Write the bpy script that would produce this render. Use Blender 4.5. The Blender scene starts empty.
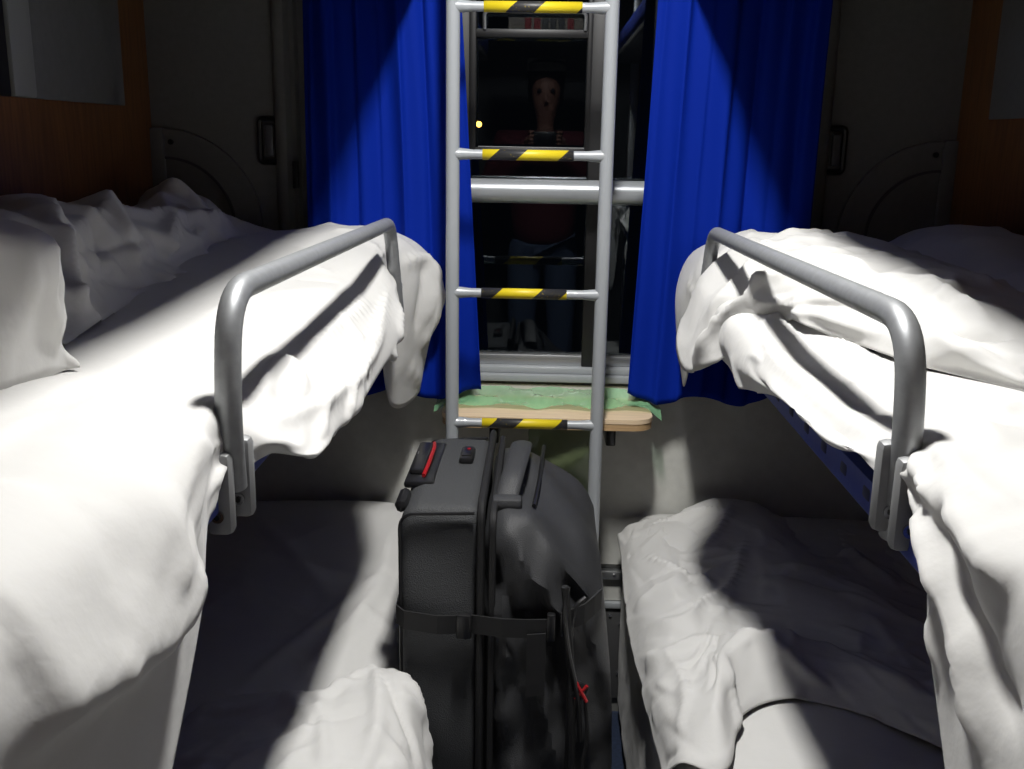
import bpy, bmesh, math, random
import numpy as np
from mathutils import Vector, Matrix
random.seed(3)
sc = bpy.context.scene
COL = sc.collection
PI = math.pi

# ------------------------------------------------------------------ camera
FOC = 1000.0
VX, VY, ROLL = 545.0, 140.0, 0.017
CAM = np.array([0.0, 0.0, 1.42])
_d = np.array([VX-512, 384.5-VY, -FOC])
_dy = FOC*FOC/((384.5-VY)+ROLL*(VX-512))
_dn = np.array([-ROLL*_dy, -_dy, -FOC])
_Y = _d/np.linalg.norm(_d); _Z = -_dn/np.linalg.norm(_dn); _X = np.cross(_Y, _Z)
RW = np.array([_X, _Y, _Z])
cd = bpy.data.cameras.new('camera'); cam = bpy.data.objects.new('camera', cd); COL.objects.link(cam)
cd.sensor_width = 36.0; cd.sensor_fit = 'HORIZONTAL'; cd.lens = 36.0*FOC/1024.0
cd.clip_start = 0.02; cd.clip_end = 300
M4 = Matrix([[*RW[0], CAM[0]], [*RW[1], CAM[1]], [*RW[2], CAM[2]], [0, 0, 0, 1]])
cam.matrix_world = M4
sc.camera = cam
# ------------------------------------------------------------------ world, lights, exposure
w = bpy.data.worlds.new('night'); sc.world = w; w.use_nodes = True
w.node_tree.nodes['Background'].inputs[0].default_value = (0.004, 0.005, 0.008, 1)
w.node_tree.nodes['Background'].inputs[1].default_value = 0.3
def area(name, loc, sx, sy, power, rot=(0, 0, 0), col=(1, 1, 1)):
    l = bpy.data.lights.new(name, 'AREA'); l.shape = 'RECTANGLE'; l.size = sx; l.size_y = sy
    l.energy = power; l.color = col
    o = bpy.data.objects.new(name, l); o.location = loc; o.rotation_euler = rot; COL.objects.link(o); return o
LX, LY, LZ = 0.01, 1.16, 2.40
area('ceiling_lamp_light', (LX, LY, LZ-0.035), 0.10, 0.30, 35, col=(1.0, 0.985, 0.95))
area('corridor_fill_light', (0.1, -0.55, 2.36), 0.5, 0.12, .7, col=(1.0, 0.95, 0.86))  # added fill without a fixture, brightens the corridor side for the window reflections
sc.view_settings.view_transform = 'Standard'; sc.view_settings.look = 'None'
sc.view_settings.exposure = 0.0; sc.view_settings.gamma = 1.0; sc.view_settings.use_curve_mapping = False

# ------------------------------------------------------------------ materials
def mat(name, col, rough=0.6, metal=0.0, bump=None, var=None, coat=0.0, spec=0.5, sheen=0.0, alpha=1.0, trans=0.0, aniso=None):
    m = bpy.data.materials.new(name); m.use_nodes = True
    nt = m.node_tree; b = nt.nodes['Principled BSDF']
    b.inputs['Base Color'].default_value = (*col, 1); b.inputs['Roughness'].default_value = rough
    b.inputs['Metallic'].default_value = metal; b.inputs['Coat Weight'].default_value = coat
    b.inputs['Specular IOR Level'].default_value = spec; b.inputs['Sheen Weight'].default_value = sheen
    b.inputs['Alpha'].default_value = alpha; b.inputs['Transmission Weight'].default_value = trans
    tc = nt.nodes.new('ShaderNodeTexCoord')
    if var:      # (scale, amount, stretch xyz)
        mp = nt.nodes.new('ShaderNodeMapping'); mp.inputs['Scale'].default_value = var[2] if len(var) > 2 else (1, 1, 1)
        n = nt.nodes.new('ShaderNodeTexNoise'); n.inputs['Scale'].default_value = var[0]; n.inputs['Detail'].default_value = 6
        r = nt.nodes.new('ShaderNodeMapRange'); r.inputs[1].default_value = .3; r.inputs[2].default_value = .7
        r.inputs[3].default_value = 1-var[1]; r.inputs[4].default_value = 1+var[1]
        mx = nt.nodes.new('ShaderNodeVectorMath'); mx.operation = 'SCALE'; mx.inputs[0].default_value = col
        nt.links.new(tc.outputs['Object'], mp.inputs[0]); nt.links.new(mp.outputs[0], n.inputs[0])
        nt.links.new(n.outputs[0], r.inputs[0]); nt.links.new(r.outputs[0], mx.inputs['Scale']); nt.links.new(mx.outputs[0], b.inputs['Base Color'])
    if bump:     # (scale, strength, dist[, stretch])
        mp2 = nt.nodes.new('ShaderNodeMapping'); mp2.inputs['Scale'].default_value = bump[3] if len(bump) > 3 else (1, 1, 1)
        n2 = nt.nodes.new('ShaderNodeTexNoise'); n2.inputs['Scale'].default_value = bump[0]; n2.inputs['Detail'].default_value = 4
        bp = nt.nodes.new('ShaderNodeBump'); bp.inputs['Strength'].default_value = bump[1]; bp.inputs['Distance'].default_value = bump[2]
        nt.links.new(tc.outputs['Object'], mp2.inputs[0]); nt.links.new(mp2.outputs[0], n2.inputs[0])
        nt.links.new(n2.outputs[0], bp.inputs['Height']); nt.links.new(bp.outputs[0], b.inputs['Normal'])
    return m
def weave(m, scale, strength, dist):
    nt = m.node_tree; b = nt.nodes['Principled BSDF']; tc = nt.nodes.new('ShaderNodeTexCoord')
    vo = nt.nodes.new('ShaderNodeTexVoronoi'); vo.inputs['Scale'].default_value = scale
    bp = nt.nodes.new('ShaderNodeBump'); bp.inputs['Strength'].default_value = strength; bp.inputs['Distance'].default_value = dist
    nt.links.new(tc.outputs['Object'], vo.inputs['Vector']); nt.links.new(vo.outputs['Distance'], bp.inputs['Height']); nt.links.new(bp.outputs[0], b.inputs['Normal'])
    return m
M = {}
M['sheet'] = mat('white_cotton', (.62, .615, .60), .85, bump=(26, .25, .006, (1, 1, 1)), spec=.2, sheen=.15)
M['wall'] = mat('grey_laminate', (.17, .17, .16), .5, bump=(220, .12, .002), var=(60, .06))
M['strip'] = mat('pale_strip', (.30, .31, .29), .45)
M['wall_low'] = mat('pale_grey_laminate', (.60, .60, .56), .4, bump=(150, .1, .002), var=(40, .05))
M['wood'] = mat('brown_wood_laminate', (.19, .080, .026), .42, var=(16, .28, (6, 6, .5)), bump=(60, .1, .001, (6, 6, .5)))
M['table_wood'] = mat('light_wood', (.78, .60, .40), .4, var=(14, .08, (.6, 8, 8)))
M['ply'] = mat('table_edge_wood', (.50, .33, .17), .5, var=(30, .2, (.4, 2, 14)))
M['ceil'] = mat('ceiling_grey', (.30, .30, .29), .6)
M['floor'] = mat('navy_floor', (.02, .03, .06), .5, var=(120, .4))
M['alu'] = mat('satin_aluminium', (.55, .56, .57), .38, metal=.9, bump=(300, .05, .001))
M['rail'] = mat('grey_painted_rail', (.33, .34, .35), .46, metal=.55, bump=(200, .06, .0006), var=(90, .08))
M['plate'] = mat('grey_cast_bracket', (.30, .305, .31), .5, metal=.35)
M['paint'] = mat('light_grey_paint', (.35, .37, .39), .35, coat=.2)
M['bar'] = mat('pale_bar_metal', (.40, .42, .44), .3, metal=.4)
M['black'] = mat('black_rubber', (.008, .008, .009), .45)
M['blackp'] = mat('black_plastic', (.012, .012, .013), .3, bump=(200, .15, .001))
M['darkgrey'] = mat('dark_grey_panel', (.07, .07, .072), .5)
M['curtain'] = mat('blue_curtain', (.0, .017, .27), .8, bump=(500, .2, .001), spec=.12, sheen=.0)
M['blue'] = mat('blue_vinyl', (.016, .038, .27), .5, bump=(120, .3, .001))
M['bluedark'] = mat('dark_blue_slot', (.004, .008, .06), .6)
M['bag'] = weave(mat('charcoal_fabric', (.050, .052, .055), .6, spec=.4), 520, .6, .0016)
M['bag2'] = weave(mat('charcoal_fabric_soft', (.036, .037, .040), .5, spec=.5), 600, .5, .0012)
M['strap'] = mat('black_webbing', (.012, .012, .013), .6, bump=(400, .4, .001, (1, 1, 4)))
M['red'] = mat('red_plastic', (.35, .01, .015), .35)
M['screw'] = mat('bright_steel', (.6, .6, .62), .25, metal=1)
M['skin'] = mat('skin', (.30, .15, .11), .55)
M['shirt'] = mat('maroon_shirt', (.10, .012, .02), .8)
M['jeans'] = mat('blue_denim', (.10, .14, .24), .85)
M['hair'] = mat('dark_hair', (.02, .012, .008), .6)
M['hook'] = mat('hook_pad', (.10, .10, .105), .3)
M['beige'] = mat('beige_panel', (.38, .34, .28), .6)
def emis(name, col, s):
    m = bpy.data.materials.new(name); m.use_nodes = True; b = m.node_tree.nodes['Principled BSDF']
    b.inputs['Base Color'].default_value = (*col, 1); b.inputs['Emission Color'].default_value = (*col, 1); b.inputs['Emission Strength'].default_value = s
    return m
M['lamp'] = emis('lamp_diffuser', (1, .97, .9), 4)
M['orange'] = emis('sodium_lamp', (1, .42, .06), 14)
def glass_mat():
    m = bpy.data.materials.new('dark_window_glass'); m.use_nodes = True; nt = m.node_tree
    for n in list(nt.nodes): nt.nodes.remove(n)
    o = nt.nodes.new('ShaderNodeOutputMaterial'); mx = nt.nodes.new('ShaderNodeMixShader')
    fr = nt.nodes.new('ShaderNodeFresnel'); fr.inputs[0].default_value = 1.58
    tr = nt.nodes.new('ShaderNodeBsdfTransparent'); tr.inputs[0].default_value = (.7, .75, .75, 1)
    gl = nt.nodes.new('ShaderNodeBsdfGlossy'); gl.inputs['Roughness'].default_value = .012; gl.inputs[0].default_value = (.9, .95, 1, 1)
    nt.links.new(fr.outputs[0], mx.inputs[0]); nt.links.new(tr.outputs[0], mx.inputs[1]); nt.links.new(gl.outputs[0], mx.inputs[2]); nt.links.new(mx.outputs[0], o.inputs[0])
    return m
M['glass'] = glass_mat()
def film_mat(name, col, a):
    m = bpy.data.materials.new(name); m.use_nodes = True; nt = m.node_tree
    b = nt.nodes['Principled BSDF']; o = nt.nodes['Material Output']
    b.inputs['Base Color'].default_value = (*col, 1); b.inputs['Roughness'].default_value = .18; b.inputs['Specular IOR Level'].default_value = .8
    tr = nt.nodes.new('ShaderNodeBsdfTransparent'); tr.inputs[0].default_value = (min(1, col[0]*1.2+.4), min(1, col[1]+.5), min(1, col[2]+.45), 1)
    mx = nt.nodes.new('ShaderNodeMixShader'); mx.inputs[0].default_value = a
    nt.links.new(tr.outputs[0], mx.inputs[1]); nt.links.new(b.outputs[0], mx.inputs[2]); nt.links.new(mx.outputs[0], o.inputs[0])
    return m
M['film'] = film_mat('green_film', (.36, .76, .42), .48)
M['film2'] = film_mat('olive_film', (.16, .20, .10), .5)
def tape_mat(ph):
    m = mat('hazard_tape', (.8, .6, 0), .45); nt = m.node_tree; b = nt.nodes['Principled BSDF']
    tc = nt.nodes.new('ShaderNodeTexCoord'); s = nt.nodes.new('ShaderNodeSeparateXYZ'); nt.links.new(tc.outputs['Object'], s.inputs[0])
    a = nt.nodes.new('ShaderNodeMath'); a.operation = 'MULTIPLY_ADD'; a.inputs[1].default_value = -1.1
    nt.links.new(s.outputs[2], a.inputs[0]); nt.links.new(s.outputs[0], a.inputs[2])
    c = nt.nodes.new('ShaderNodeMath'); c.operation = 'MULTIPLY_ADD'; c.inputs[1].default_value = 1/.138; c.inputs[2].default_value = ph+10
    nt.links.new(a.outputs[0], c.inputs[0])
    f = nt.nodes.new('ShaderNodeMath'); f.operation = 'FRACT'; nt.links.new(c.outputs[0], f.inputs[0])
    g = nt.nodes.new('ShaderNodeMath'); g.operation = 'LESS_THAN'; g.inputs[1].default_value = .60; nt.links.new(f.outputs[0], g.inputs[0])
    n = nt.nodes.new('ShaderNodeTexNoise'); n.inputs['Scale'].default_value = 260; nt.links.new(tc.outputs['Object'], n.inputs[0])
    th = nt.nodes.new('ShaderNodeMath'); th.operation = 'GREATER_THAN'; th.inputs[1].default_value = .66; nt.links.new(n.outputs[0], th.inputs[0])
    bl = nt.nodes.new('ShaderNodeMix'); bl.data_type = 'RGBA'; bl.inputs[6].default_value = (.028, .028, .03, 1); bl.inputs[7].default_value = (.22, .17, .03, 1)
    nt.links.new(th.outputs[0], bl.inputs[0])
    mx = nt.nodes.new('ShaderNodeMix'); mx.data_type = 'RGBA'; mx.inputs[7].default_value = (.72, .56, .015, 1)
    nt.links.new(g.outputs[0], mx.inputs[0]); nt.links.new(bl.outputs[2], mx.inputs[6]); nt.links.new(mx.outputs[2], b.inputs['Base Color'])
    return m

# ------------------------------------------------------------------ object helpers
def link_mesh(name, me, m=None, parent=None, smooth=True):
    o = bpy.data.objects.new(name, me); COL.objects.link(o)
    if m is not None: me.materials.append(m)
    if smooth:
        for p in me.polygons: p.use_smooth = True
    if parent is not None:
        o.parent = parent; o.matrix_parent_inverse = Matrix.Translation(-parent.location)
    return o
def obj(name, bm, m, parent=None, smooth=False):
    me = bpy.data.meshes.new(name); bm.to_mesh(me); bm.free()
    o = link_mesh(name, me, m, parent, False)
    if smooth:
        me.set_sharp_from_angle(angle=R(38)) if hasattr(me, 'set_sharp_from_angle') else None
        for p in me.polygons: p.use_smooth = True
    return o
def R(a): return math.radians(a)
def tag(o, label, cat, group=None):
    o['label'] = label; o['category'] = cat
    if group: o['group'] = group
    return o
def thing(name, loc, label, cat, group=None):
    o = bpy.data.objects.new(name, None); o.empty_display_size = .05; COL.objects.link(o); o.location = loc
    return tag(o, label, cat, group)
def struct(o): o['kind'] = 'structure'; return o
def box(bm, c, s, bev=0.0, rot=None, seg=2):
    r = bmesh.ops.create_cube(bm, size=1); vs = r['verts']
    bmesh.ops.scale(bm, vec=s, verts=vs)
    if bev > 0:
        es = list({e for v in vs for e in v.link_edges})
        rr = bmesh.ops.bevel(bm, geom=es, offset=bev, segments=seg, affect='EDGES', profile=.5)
        vs = list({v for v in rr['verts']} | {v for f in rr['faces'] for v in f.verts} | {v for v in vs if v.is_valid})
    if rot is not None: bmesh.ops.rotate(bm, cent=(0, 0, 0), matrix=rot, verts=vs)
    bmesh.ops.translate(bm, vec=c, verts=vs)
    return vs
def B(): return bmesh.new()
def bx(name, c, s, m, parent=None, bev=0.0, rot=None):
    bm = B(); box(bm, c, s, bev, rot); return obj(name, bm, m, parent, bev > 0)
def rounded(path, rad, n=7):
    P = [Vector(p) for p in path]; out = [P[0]]
    for i in range(1, len(P)-1):
        a, b, c = P[i-1], P[i], P[i+1]; r = rad[i-1] if isinstance(rad, (list, tuple)) else rad
        d1 = (a-b).normalized(); d2 = (c-b).normalized(); r = min(r, (a-b).length*.49, (c-b).length*.49)
        p0 = b+d1*r; p1 = b+d2*r
        for k in range(n+1):
            t = k/n; out.append(p0*(1-t)**2 + b*2*t*(1-t) + p1*t*t)
    out.append(P[-1]); return out
def tube(bm, path, r, n=14, flat=None, caps=True):
    P = [Vector(p) for p in path]; rings = []; up = None
    for i, p in enumerate(P):
        t = (P[min(i+1, len(P)-1)]-P[max(i-1, 0)]).normalized()
        if up is None:
            up = Vector((0, 0, 1)) if abs(t.z) < .8 else Vector((1, 0, 0))
        up = (up - t*up.dot(t)).normalized(); s = t.cross(up)
        rr = r[i] if isinstance(r, (list, tuple)) else r
        fx, fy = flat if flat else (1, 1)
        rings.append([bm.verts.new(p + (up*math.sin(2*PI*k/n)*fy + s*math.cos(2*PI*k/n)*fx)*rr) for k in range(n)])
    for a, b in zip(rings, rings[1:]):
        for k in range(n): bm.faces.new((a[k], a[(k+1) % n], b[(k+1) % n], b[k]))
    if caps:
        bm.faces.new(rings[0][::-1]); bm.faces.new(rings[-1])
def tb(name, path, r, m, parent=None, n=14, flat=None):
    bm = B(); tube(bm, path, r, n, flat); bmesh.ops.recalc_face_normals(bm, faces=bm.faces)
    return obj(name, bm, m, parent, True)
def cyl(bm, c, r, h, axis='Z', n=20, r2=None):
    res = bmesh.ops.create_cone(bm, cap_ends=True, segments=n, radius1=r, radius2=r if r2 is None else r2, depth=h)
    vs = res['verts']
    if axis == 'X': bmesh.ops.rotate(bm, cent=(0, 0, 0), matrix=Matrix.Rotation(PI/2, 3, 'Y'), verts=vs)
    if axis == 'Y': bmesh.ops.rotate(bm, cent=(0, 0, 0), matrix=Matrix.Rotation(PI/2, 3, 'X'), verts=vs)
    bmesh.ops.translate(bm, vec=c, verts=vs); return vs

# ------------------------------------------------------------------ cloth helpers
def catmull(P, n, axis):
    P = np.moveaxis(P, axis, 0); k = len(P)
    # chord-length parameter
    dd = np.sqrt(((P[1:]-P[:-1])**2).sum(-1)).mean(axis=tuple(range(1, P.ndim-1))); t = np.concatenate([[0], np.cumsum(dd)])
    s = np.linspace(0, t[-1], n); i = np.clip(np.searchsorted(t, s, side='right')-1, 0, k-2)
    h = (t[i+1]-t[i]); u = ((s-t[i])/h)
    m = np.empty_like(P); sh = (-1,)+(1,)*(P.ndim-1)
    sl = (P[1:]-P[:-1])/dd.reshape(sh)
    m[0] = sl[0]; m[-1] = sl[-1]
    wa = (dd[1:]/(dd[1:]+dd[:-1])).reshape(sh); m[1:-1] = sl[:-1]*wa+sl[1:]*(1-wa)
    u = u.reshape(sh); h = h.reshape(sh)
    out = (2*u**3-3*u**2+1)*P[i]+(u**3-2*u**2+u)*h*m[i]+(-2*u**3+3*u**2)*P[i+1]+(u**3-u**2)*h*m[i+1]
    return np.moveaxis(out, 0, axis)
def surf(rows, res):
    C_ = np.array(rows, float)
    lu = np.sqrt(((C_[1:]-C_[:-1])**2).sum(-1)).sum(0).max(); lv = np.sqrt(((C_[:, 1:]-C_[:, :-1])**2).sum(-1)).sum(1).max()
    nu, nv = max(6, int(lu/res)), max(6, int(lv/res))
    return catmull(catmull(C_, nu, 0), nv, 1)
def normals(P, ref):
    du = np.gradient(P, axis=0); dv = np.gradient(P, axis=1); n = np.cross(du, dv)
    n /= np.linalg.norm(n, axis=-1, keepdims=True)+1e-9
    if (n*np.array(ref)).sum(-1).mean() < 0: n = -n
    return n
def lownoise(shape, seed, f, size):
    fu, fv = f if isinstance(f, tuple) else (f, f)
    r = np.random.RandomState(seed); u = np.linspace(0, size[0], shape[0])[:, None]; v = np.linspace(0, size[1], shape[1])[None]
    out = np.zeros(shape)
    for _ in range(14):
        a = r.rand()*2*PI; k = (.6+r.rand()*.9)*2*PI
        out += np.sin(k*(math.cos(a)*u*fu+math.sin(a)*v*fv)+r.rand()*6.28)
    out /= 2.65
    return .45*out+.9*(.45-np.abs(out))
def resize(A, nu, nv):
    i = np.linspace(0, A.shape[0]-1, nu); j = np.linspace(0, A.shape[1]-1, nv)
    i0 = np.clip(i.astype(int), 0, A.shape[0]-2); j0 = np.clip(j.astype(int), 0, A.shape[1]-2)
    fi = (i-i0).reshape(-1, 1, *([1]*(A.ndim-2))); fj = (j-j0).reshape(1, -1, *([1]*(A.ndim-2)))
    a = A[i0][:, j0]; b = A[i0+1][:, j0]; c = A[i0][:, j0+1]; d = A[i0+1][:, j0+1]
    return a*(1-fi)*(1-fj)+b*fi*(1-fj)+c*(1-fi)*fj+d*fi*fj
def crumple(P, n, eu, ev, seed, iters, lo, hi, anchor, freq, amp, levels=(4, 2, 1)):
    """buckle a sheet whose cloth is a little longer than the surface it lies on"""
    nu, nv = P.shape[:2]
    size = (np.linalg.norm(P[1:]-P[:-1], axis=-1).sum(0).mean(), np.linalg.norm(P[:, 1:]-P[:, :-1], axis=-1).sum(1).mean())
    disp = None
    for L in levels:
        a, b = max(5, nu//L), max(5, nv//L)
        Pb = resize(P, a, b); nb = resize(n, a, b)
        LO = resize(lo, a, b) if isinstance(lo, np.ndarray) else lo
        HI = resize(hi, a, b) if isinstance(hi, np.ndarray) else hi
        EU = resize(eu, a, b) if isinstance(eu, np.ndarray) else eu
        EV = resize(ev, a, b) if isinstance(ev, np.ndarray) else ev
        fm = {1: 1.5, 2: 1.1}.get(L, .75); nz = lownoise((a, b), seed+L, tuple(q*fm for q in freq) if isinstance(freq, tuple) else freq*fm, size)
        if disp is None: Q = Pb+nb*(nz*amp)[..., None]
        else: Q = Pb+resize(disp, a, b)+nb*(nz*amp*.35)[..., None]
        cons = []
        for (di, dj, k, ex) in ((1, 0, 1, 0), (0, 1, 1, 0), (1, 1, .35, 0), (1, -1, .35, 0), (2, 0, .22, 0), (0, 2, .22, 0)):
            i0, i1 = 0, a-di
            if dj >= 0: sa = (slice(0, a-di), slice(0, b-dj)); sb = (slice(di, a), slice(dj, b))
            else: sa = (slice(0, a-di), slice(-dj, b)); sb = (slice(di, a), slice(0, b+dj))
            l0 = np.linalg.norm(Pb[sb]-Pb[sa], axis=-1)
            e = 0
            if di: e = e+(EU[sa] if isinstance(EU, np.ndarray) else EU)*(1 if not dj else .5)
            if dj: e = e+(EV[sa] if isinstance(EV, np.ndarray) else EV)*(1 if not di else .5)
            cons.append((sa, sb, l0*(1+e), k, max(di, abs(dj)) == 2))
        for it in range(iters):
            D = np.zeros_like(Q); W = np.zeros(Q.shape[:2])
            for sa, sb, l0, k, bend in cons:
                v = Q[sb]-Q[sa]; l = np.linalg.norm(v, axis=-1)+1e-9
                c = (l-l0)/l
                if bend: c = np.minimum(c, 0)
                v = v*(c*.5*k)[..., None]
                D[sa] += v; D[sb] -= v; W[sa] += k; W[sb] += k
            Q = Q+D/W[..., None]*1.7
            dd = Q-Pb; h = (dd*nb).sum(-1); t = dd-nb*h[..., None]
            h2 = np.clip(h*(1-anchor), LO, HI)
            Q = Pb+nb*h2[..., None]+t*(1-anchor*2)
        disp = Q-Pb
    return resize(P, *Q.shape[:2])+disp
def proj(P):
    c = (P-CAM)@RW
    return np.stack([512+FOC*c[..., 0]/-c[..., 2], 384.5-FOC*c[..., 1]/-c[..., 2]], -1), -c[..., 2]
def fold(P, n, pts, amp, wd, side=None, wd2=None):
    """raise a crease along a line running over the sheet; side makes one flank steeper"""
    q, dep = proj(P); F = q.reshape(-1, 2); D = dep.reshape(-1); V = P.reshape(-1, 3)
    s = []
    for a, b in zip(pts, pts[1:]):
        L = max(2, int(math.dist(a, b)/5))
        for k in range(L): s.append((a[0]+(b[0]-a[0])*k/L, a[1]+(b[1]-a[1])*k/L))
    s.append(pts[-1]); ln = []
    for x, y in s:
        e = (F[:, 0]-x)**2+(F[:, 1]-y)**2; ok = e < 14**2
        if not ok.any(): continue
        ln.append(V[np.where(ok, D*30+np.sqrt(e)*.4, 1e9).argmin()])
    if len(ln) < 2: return P
    ln = np.array(ln)
    for _ in range(6):
        l2 = ln.copy(); l2[1:-1] = ln[1:-1]*.4+(ln[2:]+ln[:-2])*.3; ln = l2
    ln = ln; best = np.full(len(V), 1e9); w_ = np.zeros(len(V)); sg = np.zeros(len(V))
    N = n.reshape(-1, 3)
    for i, p in enumerate(ln):
        t = ln[min(i+1, len(ln)-1)]-ln[max(i-1, 0)]; t = t/(np.linalg.norm(t)+1e-9)
        v = V-p; d = np.linalg.norm(v, axis=1); m = d < best; best[m] = d[m]
        f = i/(len(ln)-1); w_[m] = min(1, f/.18+.12, (1-f)/.18+.12)
        if side: sg[m] = (np.cross(N[m], np.broadcast_to(t, N[m].shape))*v[m]).sum(1)
    W = np.full(len(V), wd)
    if side: W = np.where(sg*side > 0, wd2 or wd*.3, wd)
    return (V+N*(amp*w_*np.exp(-np.sqrt((best/W)**2+.06)*1.35)*1.38)[:, None]).reshape(P.shape)
def grid_obj(name, P, m, parent=None, thick=.0012, cyclic=False):
    a, b = P.shape[:2]; me = bpy.data.meshes.new(name)
    idx = np.arange(a*b).reshape(a, b)
    f = np.stack([idx[:-1, :-1], idx[1:, :-1], idx[1:, 1:], idx[:-1, 1:]], -1).reshape(-1, 4)
    me.from_pydata(P.reshape(-1, 3).tolist(), [], f.tolist()); me.update()
    o = link_mesh(name, me, m, parent, True)
    if thick:
        s = o.modifiers.new('thickness', 'SOLIDIFY'); s.thickness = thick; s.offset = -1
    return o
def smoothP(P, k=1):
    for _ in range(k):
        Q = P.copy(); Q[1:-1, 1:-1] = P[1:-1, 1:-1]*.5+(P[2:, 1:-1]+P[:-2, 1:-1]+P[1:-1, 2:]+P[1:-1, :-2])*.125; P = Q
    return P
def creases(P, n, seed, count, ln=(.06, .22), amp=(.004, .009), ang=None, spread=.6, mask=None):
    """random sharp cotton creases: narrow at one end, fading at the other, one flank steeper"""
    r = np.random.RandomState(seed)
    U = np.concatenate([[0], np.cumsum(np.linalg.norm(P[1:]-P[:-1], axis=-1).mean(1))])[:, None]+np.zeros(P.shape[:2])
    V = np.concatenate([[0], np.cumsum(np.linalg.norm(P[:, 1:]-P[:, :-1], axis=-1).mean(0))])[None]+np.zeros(P.shape[:2])
    H = np.zeros(P.shape[:2])
    for _ in range(count):
        i, j = r.randint(P.shape[0]), r.randint(P.shape[1])
        L = ln[0]+(ln[1]-ln[0])*r.rand()**1.5; A = (amp[0]+(amp[1]-amp[0])*r.rand())*(1 if r.rand() < .75 else -.8)
        a = (ang+spread*r.randn()) if ang is not None else r.rand()*PI; fl = 1 if r.rand() < .5 else -1
        if r.rand() < .5: a += PI
        if mask is not None and not mask(P[i, j]): continue
        du, dv = U-U[i, j], V-V[i, j]; c = r.randn()*1.5
        s_ = du*math.cos(a)+dv*math.sin(a); t_ = -du*math.sin(a)+dv*math.cos(a)-c*s_*s_
        f = np.clip(s_/L, 0, 1); env = np.where((s_ > 0) & (s_ < L), np.minimum(1, f/.25)*(1-f)**.7, 0)
        w1 = .010+.05*L*(1+f*1.2)+L*.03; w2 = w1*.35
        x = np.where(t_*fl > 0, t_/w1, t_/w2)
        H += A*env*np.exp(-np.sqrt(x*x+.03))*1.15
    return P+n*H[..., None]
def cloth(name, rows, label, cat, folds=(), res=.009, eu=.02, ev=.03, seed=1, iters=60, lo=-.004, hi=.03, anchor=.02, freq=5, amp=.004,
          ref=(0, 0, 1), m='sheet', group=None, thick=.0015, parent=None, post=None, sm=1, cr=()):
    P = surf(rows, res); n = normals(P, ref)
    for f in folds:
        P = fold(P, n, *f)
    for k, c in enumerate(cr): P = creases(P, n, seed*7+k, **c)
    n = normals(P, ref)
    if callable(lo): lo = lo(P)
    if callable(hi): hi = hi(P)
    if callable(eu): eu = eu(P)
    if callable(ev): ev = ev(P)
    Q = crumple(P, n, eu, ev, seed, iters, lo, hi, anchor, freq, amp)
    Q = smoothP(Q, sm)
    if post: Q = post(Q)
    o = grid_obj(name, Q, M[m], parent, thick)
    if cat: tag(o, label, cat, group)
    return o

# ================================================================== the room
YB = 2.30; XL, XR = -.887, .907; ZC = 2.45
wall_back = B()
WX0, WX1, WZ0, WZ1 = -.215, .275, .870, 1.92
for c, s in ((((XL-.03+WX0)/2, YB+.03, ZC/2), (WX0-XL+.03, .06, ZC)), (((XR+.03+WX1)/2, YB+.03, ZC/2), (XR+.03-WX1, .06, ZC)),
             (((WX0+WX1)/2, YB+.03, (WZ1+ZC)/2), (WX1-WX0, .06, ZC-WZ1)), (((WX0+WX1)/2, YB+.03, (WZ0)/2), (WX1-WX0, .06, WZ0))):
    box(wall_back, c, s)
wb = struct(obj('wall_back', wall_back, M['wall']))
def wall_side(name, x, sgn, yb):
    o = struct(bx(name, (x+sgn*.02, (yb-1.0)/2+.0, ZC/2), (.04, yb+1.0, ZC), M['wood']))
    return o
wl = wall_side('wall_left', XL, -1, YB+.0); wr = wall_side('wall_right', XR, 1, YB+.0)
# grey lining panels set into the wooden side walls
bx('lining_panel', (XL+.003, 1.955, 1.85), (.008, .385, .75), M['wall'], wl, .002)
bx('lining_strip', (XL+.006, 1.727, 1.85), (.014, .075, .75), M['strip'], wl, .005)
bx('dark_panel', (XL+.003, 1.45, 1.85), (.008, .475, .75), M['black'], wl, .002)
bx('lining_panel', (XR-.003, 1.75, 1.85), (.008, .77, .75), M['wall'], wr, .002)
struct(bx('floor', (0, .65, -.02), (2.1, 3.5, .04), M['floor']))
struct(bx('ceiling', (0, .65, ZC+.02), (2.1, 3.5, .04), M['ceil']))
# end partition beside the doorway and the corridor side
for sx, nm in ((-1, 'wall_front_left'), (1, 'wall_front_right')):
    struct(bx(nm, (sx*(.40+.26), .035, ZC/2), (.52, .03, ZC), M['wood']))
struct(bx('trim_3', (0, .035, 2.24), (.80, .03, .42), M['beige']))
struct(bx('wall_front', (0, -1.0, ZC/2), (2.1, .04, ZC), M['darkgrey']))
# door posts
struct(bx('trim_4', (.39, .035, 1.02), (.035, .05, 2.03), M['alu'], None, .006)); struct(bx('trim_5', (-.39, .035, 1.02), (.035, .05, 2.03), M['alu'], None, .006))

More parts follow.
